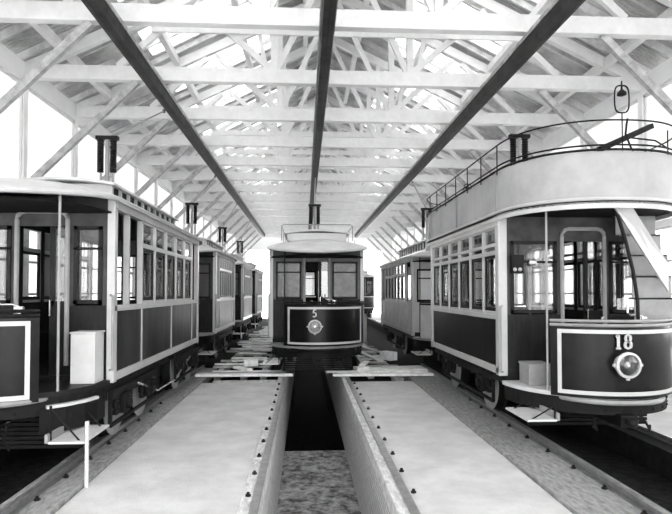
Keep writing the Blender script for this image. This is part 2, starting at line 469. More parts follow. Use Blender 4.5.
def dash_panel(root, S, hw, dep, gap_side, xg, z0, z1, number, body, frame=True, y_front=0, dashm='dash', lamp=True):
    """curved dash on a platform; open on gap_side from the body corner to |x| = xg"""
    pts = ellipse_bow(hw, dep, -90, 90, 40)
    if gap_side < 0: pts = [p for p in pts if p[0] >= -xg]
    elif gap_side > 0: pts = [p for p in pts if p[0] <= xg]
    else: pts = [p for p in pts if abs(p[0]) <= hw*.985]
    d = MB(S).strip(pts, z0, z1, .03).build('dash_panel', M[dashm], root, smooth=True)
    off = [(p[0]*1.008, p[1]*1.008-.006) for p in pts]
    if frame:
        m = MB(S); t = .045; i0, i1 = .05, .05
        q = off[1:-1] if gap_side == 0 else (off[1:-6] if gap_side < 0 else off[6:-1])
        m.strip(q, z0+.04, z0+.04+t, -.012); m.strip(q, z1-.05-t, z1-.05, -.012)
        for e in (q[:2], q[-2:]):
            (xa, ya), (xb, yb) = e
            L = math.hypot(xb-xa, yb-ya); e2 = [(xa, ya), (xa+(xb-xa)/L*t, ya+(yb-ya)/L*t)] if e is not q[-2:] and e[0] == q[0] else [(xb-(xb-xa)/L*t, yb-(yb-ya)/L*t), (xb, yb)]
            m.strip(e2, z0+.04, z1-.05, -.013)
        m.build('lining_band', M['line'], d)
    m = MB(S); m.tube([(p[0], p[1], z1+.05) for p in pts], .018, 8)
    m.tube([(p[0], p[1], z1+.0) for p in pts], .02, 8)
    m.build('dash_rail', M['grey'] if body == 'rail' else M['black'], root, smooth=True)
    yc = -dep-.02
    if number: write_number(root, number, -.06, yc-.012, z1-.262, .16, S)
    if lamp:
        zc = (z0+z1)/2 - .015
        lx = -.07; m = MB(S); m.lathe((lx, yc+.02, zc), (0,-1,0), [(.10,0),(.12,.05),(.14,.11),(.148,.12),(.148,.15),(.12,.16),(.117,.13),(.117,.12)], 32)
        hl = m.build('headlamp', M['line'], root, smooth=True, label='round bright metal headlamp')
        m = MB(S); m.lathe((lx, yc-.10, zc), (0,-1,0), [(.117,0),(.08,-.02),(.02,-.035)], 32); m.build('reflector', M['dull'], hl, smooth=True)
        m = MB(S); m.lathe((lx, yc-.125, zc), (0,-1,0), [(.118,0),(.09,.012),(.03,.018)], 32); m.build('lens', M['lens'], hl, smooth=True)
        m = MB(S); m.lathe((lx, yc-.08, zc), (0,-1,0), [(.03,0),(.04,.02),(.02,.035)], 12)
        m.build('burner', M['chrome'], hl)
        for k in range(3):
            t = R((0,180,270)[k]); m = MB(S); m.beam((lx+math.cos(t)*.138, yc-.10, zc+math.sin(t)*.138), (lx+math.cos(t)*.172, yc-.10, zc+math.sin(t)*.172), .03, .03); m.build('lug', M['line'], hl)
    return pts

def bulkhead(root, S, y, hw, z0, zb, ze, style, doorx=.1, doorw=.58, litm='bulk', panem='glass'):
    t = .05; dx0, dx1 = doorx-doorw/2, doorx+doorw/2
    m = MB(S)
    ztop = ze-.35
    wins = [(-hw+.10, dx0-.07), (dx1+.07, hw-.10)]
    
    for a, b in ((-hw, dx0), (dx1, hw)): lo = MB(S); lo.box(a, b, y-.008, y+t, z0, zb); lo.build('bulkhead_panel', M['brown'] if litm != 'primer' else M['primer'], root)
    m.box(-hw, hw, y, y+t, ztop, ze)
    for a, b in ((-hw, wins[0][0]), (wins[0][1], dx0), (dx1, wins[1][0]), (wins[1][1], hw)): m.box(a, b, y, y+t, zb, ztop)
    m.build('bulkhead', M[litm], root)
    for a, b in wins:
        m = MB(S); e = .045; q = y-.02
        m.box(a, b, q, q+.04, zb+.02, zb+.02+e); m.box(a, b, q, q+.04, ztop-e, ztop); m.box(a, a+e, q, q+.04, zb+.02, ztop); m.box(b-e, b, q, q+.04, zb+.02, ztop)
        m.box(a, b, q, q+.04, zb+(ztop-zb)*.70, zb+(ztop-zb)*.70+.03)
        w = m.build('bulkhead_window', M['brown'], root)
        m = MB(S); m.box(a+e, b-e, y+.01, y+.018, zb+.05, ztop-e); m.build('pane', M[panem], w)
    # rounded door frame
    m = MB(S); r = .10; zt = ze-.18
    path = [(dx0, zb-.7), (dx0, zt-r)] + [(dx0+r-r*math.cos(R(a)), zt-r+r*math.sin(R(a))) for a in (30,60,90)] + \
           [(dx1-r+r*math.sin(R(a)), zt-r+r*math.cos(R(a))) for a in (0,30,60,90)] + [(dx1, zb-.7)]
    m.tube([(px, y-.02, pz) for px, pz in path], .028, 6)
    m.build('door_frame', M['grey' if style != 'dark' else 'bulk'], root, smooth=True)
    # door slid part-way open, with glazed upper half
    m = MB(S); a, b = dx0+.02+doorw*.55, dx1+.12; q = y+.07
    m.box(a, b, q, q+.03, z0, zb+.05); m.box(a, a+.06, q, q+.03, zb, ztop+.1); m.box(b-.06, b, q, q+.03, zb, ztop+.1); m.box(a, b, q, q+.03, ztop+.05, ztop+.12)
    d = m.build('sliding_door', M['brown'], root)
    m = MB(S); m.box(a+.06, b-.06, q+.01, q+.018, zb+.05, ztop+.05); m.build('pane', M['glass'], d)
    m = MB(S); m.tube([(a+.03, q-.01, zb-.12), (a+.03, q-.05, zb-.12), (a+.03, q-.05, zb+.06), (a+.03, q-.01, zb+.06)], .01, 6); m.build('handle', M['brass'], d)

def platform(root, S, hw, dep, gap_side, xg, number, z, detail=2, stair=False, post=True, trim='cream', dashm='dash', lit='bulk', locker=None, lamp=True, solid_hood=True, frame=True, rail='iron', pid=0, pfm=None, dx=None, px=None, tread=None):
    """z: dict of heights"""
    # floor and bearer
    out = ellipse_bow(hw-.02, dep-.03, -90, 90, 30)
    m = MB(S); m.prism(out, z['pf']-.05, z['pf']); m.build('platform_floor', M[pfm or ('locker' if detail > 1 else 'grey')], root)
    m = MB(S); o2 = ellipse_bow(hw-.05, dep-.08, -90, 90, 30); m.strip(o2, z['pf']-.24, z['pf']-.05, .04)
    for i in range(1, len(o2)-1, 2):
        for zz in (z['pf']-.10, z['pf']-.19): m.lathe((o2[i][0], o2[i][1], zz), (o2[i][0]*.6, o2[i][1], 0), [(.016,0),(.016,.008),(.006,.014)], 6)
    m.build('platform_bearer', M['black'], root)
    m = MB(S); o3 = ellipse_bow(hw*.72, dep+.07, -62, 62, 20, 2.4); m.tube([(p[0], p[1], z['pf']-.07) for p in o3], .03, 8)
    m.build('bumper', M['grey' if detail > 1 else 'black'], root, smooth=True)
    # coupling and draw gear
    m = MB(S); m.box(-.10, .10, -dep-.02, 0, z['pf']-.36, z['pf']-.22); m.lathe((0, -dep-.08, z['pf']-.30), (0,0,1), [(.06,0),(.06,.05)], 12)
    m.tube([(-.3,-dep+.2,z['pf']-.30), (-.32,-dep+.1,z['pf']-.42), (-.35,-dep+.15,.22)], .015, 6)
    m.tube([(.3,-dep+.2,z['pf']-.30), (.32,-dep+.1,z['pf']-.42), (.35,-dep+.15,.22)], .015, 6)
    m.build('drawbar', M['black'], root)
    m = MB(S)
    for k in range(7): m.box(-.8, .8, -.28, -.24, .05+k*.05, .085+k*.05)
    for xx in (-.75, 0, .75): m.box(xx-.02, xx+.02, -.24, -.21, .04, z['pf']-.24)
    m.build('lifeguard', M['black'], root)
    pts = dash_panel(root, S, hw, dep, gap_side, xg, z['d0'], z['d1'], number, rail, frame, 0, dashm, lamp)
    # under hood ceiling edge + pillars
    if post:
        xs = []
        if gap_side: xs.append((gap_side*(px or xg), [p for p in ellipse_bow(hw, dep, -90, 90, 200) if abs(p[0]-gap_side*(px or xg)) < .02][0][1]))
        for qx, py in xs:
            m = MB(S); m.tube([(qx*.98, py*.97, z['pf']), (qx*.98, py*.97, z['he']+.02)], .014, 8)
            m.build('hood_post', M['grey' if detail > 1 else 'black'], root, smooth=True)
    # brake column and controller
    m = MB(S); m.lathe((.36, -dep+.28, z['pf']), (0,0,1), [(.05,0),(.03,.05),(.022,.1),(.022,z['d1']-z['pf']+.04),(.05,z['d1']-z['pf']+.05),(.05,z['d1']-z['pf']+.09)], 12)
    zz = z['d1']+.09
    m.tube([(.36,-dep+.28,zz),(.30,-dep+.27,zz+.02),(.20,-dep+.26,zz+.02),(.16,-dep+.26,zz+.05),(.16,-dep+.26,zz+.14)], .014, 8)
    m.build('brake_handle', M['brass'], root, smooth=True)
    m = MB(S); m.prism([(-.30+.17*math.cos(R(a)), -dep+.35+.13*math.sin(R(a))) for a in range(0,360,20)], z['pf'], z['d1']-.02)
    m.lathe((-.30, -dep+.35, z['d1']-.02), (0,0,1), [(.16,0),(.12,.03),(.03,.04)], 16)
    c = m.build('controller', M['black'], root, smooth=True)
    m = MB(S); m.beam((-.30,-dep+.35,z['d1']+.035), (-.13,-dep+.30,z['d1']+.035), .02, .02); m.lathe((-.13,-dep+.30,z['d1']+.03), (0,0,1), [(.015,0),(.02,.06)], 8)
    m.build('crank', M['brass'], c)
    # steps on the open side
    if gap_side and detail:
        g_ = gap_side; x0 = g_*(hw-.25); x1 = g_*(hw+.10)
        a, b = min(x0,x1), max(x0,x1)
        m = MB(S); m.box(a, b, -dep+.04, -dep+.76, .30, .325); st = m.build('step', M['locker'], root, bevel=.006, label='pale wooden folding step')
        m = MB(S); q = x0; m.box(min(q,q-g_*.03), max(q,q-g_*.03), -dep+.04, -dep+.76, .31, .395); m.build('kick_board', M['grey'], st)
        for yy in (-dep+.1, -dep+.68):
            m = MB(S); m.tube([(x0, yy, .31), (x0, yy, z['pf']-.1)], .014, 6); m.tube([(x1-g_*.06, yy, .31), (x0, yy, z['pf']-.12)], .009, 6); m.build('step_hanger', M['black'], st)
        m = MB(S); xh = g_*(hw+.03)   # grab handle at the body corner
        m.tube([(xh-g_*.04,-.05,z['pf']+.12),(xh,-.09,z['pf']+.12),(xh,-.09,z['belt']+.12),(xh-g_*.04,-.04,z['belt']+.12)], .016, 8)
        m.build('grab_handle', M['grey'], root, smooth=True)
    if tread:
        m = MB(S); m.prism([(gap_side*p[0],p[1]) for p in ((.66,-.86),(.80,-.72),(.92,-.5),(.98,-.3),(.80,-.2),(.62,-.5),(.56,-.7))], z['pf']-.165, z['pf']-.135); et = m.build('entrance_tread', M['locker'], root)
        m = MB(S); m.strip([(gap_side*p[0],p[1]) for p in ((.60,-.88),(.78,-.70),(.90,-.5),(.96,-.3),(.96,-.05))], z['pf']-.42, z['pf']-.166, .02); m.build('riser_board', M['black'], et)
    if locker:
        a, b = locker
        m = MB(S); m.box(a, b, -.30, -.02, z['pf'], z['pf']+.56); m.box(a-.012, b+.012, -.31, -.01, z['pf']+.56, z['pf']+.58)
        m.build('locker', M['locker'], root, bevel=.006, label='pale painted locker on the platform')

def body_side(root, S, s_, hw, L, z, bays, trim, panelm, glass=True, battens=None, vent=True, upm=None, far=None):
    """one side of a saloon. bays: list of (y0,y1,kind) kind 'w' window, 'o' open"""
    x = s_*hw
    def bx(m, y0, y1, z0, z1, out=.0, th=.05):
        a = x - s_*(th) ; b = x + s_*out; m.box(min(a,b), max(a,b), y0, y1, z0, z1)
    m = MB(S); bx(m, 0, L, z['sill']+.09, z['belt']-.06, 0, .03); pn = m.build('side_panel', M[panelm], root)
    m = MB(S); bx(m, 0, L, z['sill'], z['sill']+.10, .025, .05); m.build('sill_moulding', M[trim], root, bevel=.008)
    m = MB(S); bx(m, 0, L, z['belt']-.07, z['belt'], .022, .05); m.build('waist_rail', M[trim], root, bevel=.006)
    m = MB(S); bx(m, 0, L, z['eave']-.13, z['eave'], .02, .05); bx(m, 0, L, z['eave']-.145, z['eave']-.125, .035, .05); m.build('letter_board', M[upm or trim], root)
    bt = battens if battens is not None else [0, L]
    for yb in bt:
        yb = min(max(yb, .03), L-.03); m = MB(S); bx(m, yb-.022, yb+.022, z['sill']+.10, z['belt']-.07, .012, .03); m.build('panel_batten', M[trim], root)
    ys = sorted({round(b_[0],3) for b_ in bays} | {round(b_[1],3) for b_ in bays})
    for yp in ys:
        w = .036 if (yp not in (ys[0], ys[-1]) ) else .05
        yy = min(max(yp, w), L-w)
        m = MB(S); bx(m, yy-w+.01, yy+w-.01, z['belt'], z['eave']-.13, .008, .06); m.build('window_post', M[trim], root)
    m = MB(S); xi = x - s_*.062; xo = x - s_*.075
    for yp in ys:
        w = .05; yy = min(max(yp, w), L-w); m.box(min(xi,xo), max(xi,xo), yy-w, yy+w, z['belt'], z['eave']-.13)
    m.box(min(xi,xo), max(xi,xo), .02, L-.02, z['sill']+.08, z['belt']); m.box(min(xi,xo), max(xi,xo), .02, L-.02, z['eave']-.16, z['eave']-.05)
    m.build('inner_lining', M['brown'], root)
    zt = z['belt'] + (z['eave']-.13-z['belt'])*.70
    for bi, (a, b, k) in enumerate(bays):
        if k == 'w':
            m = MB(S); e = .05
            bx(m, a+.03, b-.03, zt-.03, zt+.03, .004, .05)
            for qa, qb in ((a+.03, a+.036), (b-.036, b-.03)): bx(m, qa, qb, z['belt'], z['eave']-.13, .002, .045)
            if vent: bx(m, a+.03, b-.03, z['eave']-.17, z['eave']-.13, .0, .04)
            bx(m, a+.03, b-.03, z['belt'], z['belt']+.04, 0, .04)
            fr = m.build('window_frame', M[trim], root)
            m = MB(S); bx(m, a+.035, a+.075, z['belt']+.04, zt-.03, -.015, .045); bx(m, b-.075, b-.035, z['belt']+.04, zt-.03, -.015, .045); bx(m, a+.03, b-.03, z['belt']+.04, z['belt']+.09, -.015, .045); bx(m, a+.03, b-.03, zt-.07, zt-.03, -.015, .045)
            m.build('sash', M['brown'], fr)
            m = MB(S); bx(m, a+.04, b-.04, z['belt']+.04, z['eave']-.17, -.028, .034); m.build('pane', M['ground' if (far and s_*far > 0 and (bi % 3)) else 'glass'], fr)
    return pn

def tram_underside(root, S, hw, L, z, trim):
    m = MB(S); m.box(-hw+.06, hw-.06, 0, L, z['sill']-.13, z['sill']+.02)
    for yy in [L*k/5 for k in range(1,5)]: m.box(-hw+.1, hw-.1, yy-.05, yy+.05, z['sill']-.22, z['sill']-.12)
    for s_ in (-1,1):
        for k in range(int(L/.35)): m.lathe((s_*(hw-.06), .2+k*.35, z['sill']-.06), (s_,0,0), [(.014,0),(.014,.008)], 6)
    m.build('underframe', M['black'], root)
    m = MB(S); m.box(-hw+.05, hw-.05, .0, L, z['sill']+.02, z['sill']+.07); m.build('saloon_floor', M['brown'], root)

def saloon_inside(root, S, hw, L, z, a, b):
    for s_ in (-1, 1):
        m = MB(S); x0 = s_*(hw-.07); x1 = s_*(hw-.50)
        m.box(min(x0,x1), max(x0,x1), a, b, z['sill']+.40, z['sill']+.46); m.box(min(x1, x1+s_*.03), max(x1, x1+s_*.03), a, b, z['sill']+.07, z['sill']+.40)
        m.build('bench', M['brown'], root)

def single_roof(root, S, hw, L, dep, z, cl0, cl1, clw, two_ends=True, rails=False, detail=2):
    """eave roof, hoods at both ends and a raised clerestory"""
    zE = z['eave']; zc = zE+.13; zt = z['cl']; ov = .06
    m = MB(S)   # main roof: thin curved skin
    n = 8; prof = []
    for i in range(n+1):
        x = -hw-ov + (2*(hw+ov))*i/n; t = abs(x)/(hw+ov); prof.append((x, zE + (zc-zE)*1.25*(1-t**2.2)))
    a = [m.v((x, 0, zz)) for x, zz in prof] + [m.v((x, 0, zz-.05)) for x, zz in prof[::-1]]
    b = [m.v((x, L, zz)) for x, zz in prof] + [m.v((x, L, zz-.05)) for x, zz in prof[::-1]]
    N = len(a)
    m.bm.faces.new(a); m.bm.faces.new(b[::-1])
    for i in range(N): m.bm.faces.new((a[i], a[(i+1)%N], b[(i+1)%N], b[i]))
    m.build('roof', M['roofc'], root, smooth=True)
    # gutter bead along the eaves
    m = MB(S)
    for s_ in (-1,1): m.tube([(s_*(hw+ov), 0, zE-.015), (s_*(hw+ov), L, zE-.015)], .018, 6)
    m.build('gutter', M['cream'], root)
    ends = [lambda p: p]
    if two_ends: ends.append(lambda p: Vector((p[0], L-p[1], p[2])))
    for E in ends:
        TT = (lambda E: (lambda p: S(E(Vector(p)))))(E)
        m = MB(TT); nn = 28; K = 6
        edge = ellipse_bow(hw+ov, dep+.10, -90, 90, nn)
        rows = []
        for k in range(K+1):
            v = k/K; row = []
            for i, (ex, ey) in enumerate(edge):
                ez = zE - (zE-z['he'])*(abs(ey)/(dep+.1))**1.3
                ix = ex; x_ = ex; y_ = ey*(1-v)
                t = abs(x_)/(hw+ov); top = zE + (zc-zE)*1.25*(1-t**2.2)
                z_ = ez + (top-ez)*math.sin(v*math.pi/2)
                row.append((x_, y_, z_))
            rows.append(row)
        vs = [[m.v(q) for q in row] for row in rows]
        vd = [[m.v((q[0]*.985, q[1]*.985, q[2]-.055)) for q in row] for row in rows]
        for k in range(K):
            for i in range(nn):
                for G in (vs, vd):
                    try: m.bm.faces.new((G[k][i], G[k][i+1], G[k+1][i+1], G[k+1][i]))
                    except ValueError: pass
        for i in range(nn): m.bm.faces.new((vs[0][i], vs[0][i+1], vd[0][i+1], vd[0][i]))
        m.build('hood', M['roofc'], root, smooth=True)
        m = MB(TT); m.tube([(ex, ey, zE-(zE-z['he'])*(abs(ey)/(dep+.1))**1.3-.03) for ex, ey in edge], .026, 8)
        m.build('hood_moulding', M['cream'], root, smooth=True)
        m = MB(TT); m.prism(ellipse_bow(hw-.02, dep, -90, 90, 24), z['he']-.09, z['he']-.07); m.build('hood_ceiling', M['ceilm'], root)
    # clerestory
    y0, y1 = cl0, cl1
    m = MB(S); m.box(-clw+.03, clw-.03, y0+.06, y1-.06, zc-.05, zt-.08)
    cl = m.build('clerestory', M['black'], root)
    m = MB(S)
    for s_ in (-1, 1):
        m.box(min(s_*clw, s_*(clw-.03)), max(s_*clw, s_*(clw-.03)), y0, y1, zc-.03, zc+.04)
        k = 0; n_ = int((y1-y0)/.34)
        for k in range(n_+1):
            yy = y0 + (y1-y0)*k/n_; m.box(min(s_*(clw+.005), s_*(clw-.03)), max(s_*(clw+.005), s_*(clw-.03)), yy-.03, yy+.03, zc, zt-.07)
    m.box(-clw, clw, y0, y0+.05, zc-.03, zt-.07); m.box(-clw, clw, y1-.05, y1, zc-.03, zt-.07)
    m.build('clerestory_frame', M['cream'], cl)
    m = MB(S); n = 8; o = .07; prof = [(-clw-o + 2*(clw+o)*i/n) for i in range(n+1)]
    q = lambda x: zt - .07*(abs(x)/(clw+o))**2
    a = [m.v((x, y0-.12, q(x))) for x in prof] + [m.v((x, y0-.12, q(x)-.035)) for x in prof[::-1]]
    b = [m.v((x, y1+.12, q(x))) for x in prof] + [m.v((x, y1+.12, q(x)-.035)) for x in prof[::-1]]
    N = len(a); m.bm.faces.new(a); m.bm.faces.new(b[::-1])
    for i in range(N): m.bm.faces.new((a[i], a[(i+1)%N], b[(i+1)%N], b[i]))
    m.build('clerestory_roof', M['roofc'], cl, smooth=True)
    if rails:
        m = MB(S)
        zz = zt+.10; xx = clw+.13
        loop = [(-xx, y0-.2, zc-.02), (-xx, y0-.2, zz-.03), (-xx+.05, y0-.2, zz)]
        m.tube(loop + [(xx-.05, y0-.2, zz), (xx, y0-.2, zz-.03), (xx, y0-.2, zc-.02)], .012, 6)
        for s_ in (-1,1): m.tube([(s_*xx, y0-.2, zz-.03), (s_*xx, y1, zz-.03)], .012, 6)
        for s_ in (-1,1):
            for k in range(1,6): yy = y0-.2+(y1-y0)*k/5; m.tube([(s_*xx, yy, zc-.02), (s_*xx, yy, zz-.03)], .010, 6)
        m.build('roof_rail', M['grey'], root)

def trolley(root, S, x, y, zb, ztop, tip, lean=None):
    """trolley standard: base plate, twin black spring barrels, boom up to the wire trough"""
    m = MB(S); m.box(x-.20, x+.20, y-.25, y+.25, zb-.03, zb+.03)
    for q in (-.10, .10): m.tube([(x+q, y, zb), (x+q, y, ztop-.55)], .022, 8)
    m.tube([(x, y, zb), (x, y, ztop)], .035, 8)
    st = m.build('trolley_standard', M['grey'], root)
    for q in (-.11, .10):
        m = MB(S); prof = [(.03,0),(.055,.01)]
        for k in range(12): prof += [(.058, .02+k*.042), (.045, .041+k*.042)]
        prof += [(.06,.53),(.03,.55)]
        m.lathe((x+q, y, ztop-.57), (0,0,1), prof, 12); m.build('spring_barrel', M['black'], st, smooth=True)
    m = MB(S); m.box(x-.18, x+.18, y-.05, y+.05, ztop-.02, ztop+.04); m.build('crosshead', M['black'], st)
    if tip:
        m = MB(S); a = Vector((x, y, ztop)); b = Vector(tip); m.tube([a, a.lerp(b,.5), b], [.028,.022,.016], 8)
        pl = m.build('trolley_pole', M['grey'], root)
        m = MB(S); m.lathe((b.x-.02, b.y, b.z), (1,0,0), [(.05,0),(.035,.02),(.05,.04)], 12); m.build('trolley_wheel', M['black'], pl)

def zmap(zs):
    def T(p): 
        p = Vector(p)
        if p.z > .75: p.z = .75+(p.z-.75)*zs
        return p
    return T

def heights(sill, belt, eave, he, cl, pf, d0, d1):
    return dict(sill=sill, belt=belt, eave=eave, he=he, cl=cl, pf=pf, d0=d0, d1=d1)

def single_tram(name, X, Y, L, z, label, number=None, gap=1, bays=None, xg=.55, dep=1.15, hw=1.0, panelm='dark', trim='cream', dashm='dash',
                zs=1.0, trucks=None, cl=None, rails=False, detail=2, locker=None, wire_x=None, lit='bulk', battens=None, upm=None, frame=True, rod=True, railm='iron', doorx=.1, lamp=True, dy=None, rz0=.105, panem='glass', door_p=None, pfm=None, far=None, hg=.80, rdoor=None):
    root = empty('tram', (X, Y, rz0), label, 'tram')
    base = zmap(zs)
    S = lambda p: base(p)
    Rv = lambda p: base(Vector((p[0], L-p[1], p[2])))
    tram_underside(root, S, hw, L, z, trim)
    for s_ in (-1, 1):
        body_side(root, S, s_, hw, L, z, bays, trim, panelm, battens=battens, upm=upm, far=far)
    for sx in (-1, 1):
        for yy in (0, L-.09):
            m = MB(S); m.box(min(sx*(hw+.022), sx*(hw-.07)), max(sx*(hw+.022), sx*(hw-.07)), yy-.01, yy+.10, z['sill']-.02, z['eave']); m.build('corner_post', M[trim], root, bevel=.012)
    bulkhead(root, S, 0.02, hw-.03, z['sill'], z['belt'], z['eave'], 'x', doorx, litm=lit, panem=panem)
    bulkhead(root, Rv, 0.02, hw-.03, z['sill'], z['belt'], z['eave'], 'x', doorx if rdoor is None else rdoor, litm=lit)
    saloon_inside(root, S, hw, L, z, .3, L-.3)
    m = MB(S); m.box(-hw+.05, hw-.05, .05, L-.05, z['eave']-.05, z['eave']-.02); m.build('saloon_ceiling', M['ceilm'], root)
    platform(root, S, hw, dep, gap, xg, number, z, detail=detail, dashm=dashm, lit=lit, locker=locker, frame=frame, rail=railm, lamp=lamp, pfm=pfm, px=door_p, tread=door_p)
    platform(root, Rv, hw, dep, -gap, xg, None, z, detail=0, dashm=dashm, lit=lit, lamp=False, frame=frame)
    cl = cl or (1.0, L-1.0)
    single_roof(root, S, hw, L, dep, z, cl[0], cl[1], .68, True, rails)
    truck_list = trucks or [(L/2-.95, L/2+.95)]
    W = lambda p: Vector(p)
    for ys in truck_list: truck(root, ys, hg, W)
    if rod:
        for s_ in (-1,1):
            m = MB(W); x = s_*(hw-.02); m.tube([(x, p[0], p[1]) for p in rod], .014, 6)
            tr_ = m.build('truss_rod', M['chrome'], root)
            for p in rod[1:-1]: m = MB(W); m.tube([(x, p[0], p[1]), (x, p[0], z['sill']-.05)], .02, 6); m.build('strut', M['black'], tr_)
    wx = (wire_x - X) if wire_x is not None else 0
    zt = 4.45-.105
    base_z = z['cl']
    trolley(root, lambda p: Vector(p), 0, L/2 if dy is None else dy, base(Vector((0,0,z['cl']))).z, zt, (wx, (L/2 if dy is None else dy)+2.9, 5.86-.105), None)
    return root

K = .105   # rail top above the slab
def ZL(v): return v-K
# LEFT ROW ------------------------------------------------------------
zl = heights(ZL(.85), ZL(1.74), ZL(3.03), ZL(2.92), ZL(3.43), ZL(.87), ZL(.79), ZL(1.66))
# tram root stands at rail height; trucks drawn from z=0 there
b1 = [(0,.58,'o'),(.58,1.17,'o')] + [(1.17+k*.69, 1.17+(k+1)*.69, 'w') for k in range(5)] + [(4.62,5.25,'o')]
single_tram('tram', LT, 6.75, 5.25, zl, 'near left electric tram, open platform with white step, dark varnished side', None, 1, b1, .66, 1.12, 1.02,
            trucks=[(.55,1.65),(3.9,5.0)], cl=(.95, 4.6), wire_x=-3.08, locker=(.66,.93), panelm='streak', battens=[0,1.17,2.9,4.62,5.25], pfm='brown', door_p=.74, far=-1,
            rod=[(1.1,.55),(2.15,.27),(3.3,.25),(4.6,.52)], dy=2.7, doorx=.2, upm='pale')
def small_bays(L): 
    n = 6; return [(.7+k*(L-1.4)/n, .7+(k+1)*(L-1.4)/n, 'w') for k in range(n)]
for (Y, L, lab) in ((14.5, 3.85, 'second electric tram back in the left row, directly behind the near one'),
                    (20.85, 3.4, 'third electric tram back in the left row'),
                    (26.75, 3.8, 'farthest electric tram of the left row, near the bright far end')):
    single_tram('tram', LT, Y, L, zl, lab, None, 1, [(0,.7,'o')]+small_bays(L)+[(L-.7,L,'o')], .50, 1.05, 1.0, zs=.98,
                cl=(.5, L-.5), wire_x=-3.08, rod=None, detail=1, battens=[0,.7,L-.7,L], upm='pale', far=-1, panem='ground', panelm='streak')

# CENTRE --------------------------------------------------------------
single_tram('tram', .285, 13.15, 6.0, heights(ZL(.90), ZL(1.78), ZL(3.02), ZL(2.84), ZL(3.40), ZL(.78), ZL(.79), ZL(1.68)),
            'electric tram numbered 5 facing the camera over the far end of the inspection pit', '5', -1,
            [(0,.7,'o')]+[(.7+k*.766,.7+(k+1)*.766,'w') for k in range(6)]+[(5.3,6,'o')], .74, 1.15, 1.09, panem='greyglass', rz0=.05, hg=.68, rdoor=.45, cl=(-.15,6.15), rails=True, rod=None, detail=1,
            wire_x=.36, battens=[0,.7,3,5.3,6], lit='dull', doorx=0, railm='iron')

# RIGHT ROW: light-painted tram ------------------------------------------
single_tram('tram', RT+.03, 14.2, 5.7, heights(ZL(.80), ZL(1.64), ZL(2.84), ZL(2.76), ZL(3.30), ZL(.76), ZL(.78), ZL(1.60)),
            'pale grey primed tram on the right track, just behind double-deck tram 18', None, -1,
            [(0,1.0,'o')]+[(1.0+k*.62,1.0+(k+1)*.62,'w') for k in range(6)]+[(4.72,5.7,'o')], .92, 1.1, 1.02, panelm='primer', lit='primer', far=1, panem='frost', trim='primer', dashm='primer',
            cl=(-.1,3.9), rod=None, detail=1, wire_x=3.88, battens=[0,1,2.8,4.72,5.7], upm='primer', frame=False, lamp=False)
single_tram('tram', RT, 38.0, 5.0, zl, 'small distant tram at the far end of the right track, seen beside tram 5', None, -1,
            [(0,.7,'o')]+[(.7+k*.6,.7+(k+1)*.6,'w') for k in range(6)]+[(4.3,5,'o')], .7, 1.1, 1.0, rod=None, detail=1, wire_x=3.88, lamp=False)

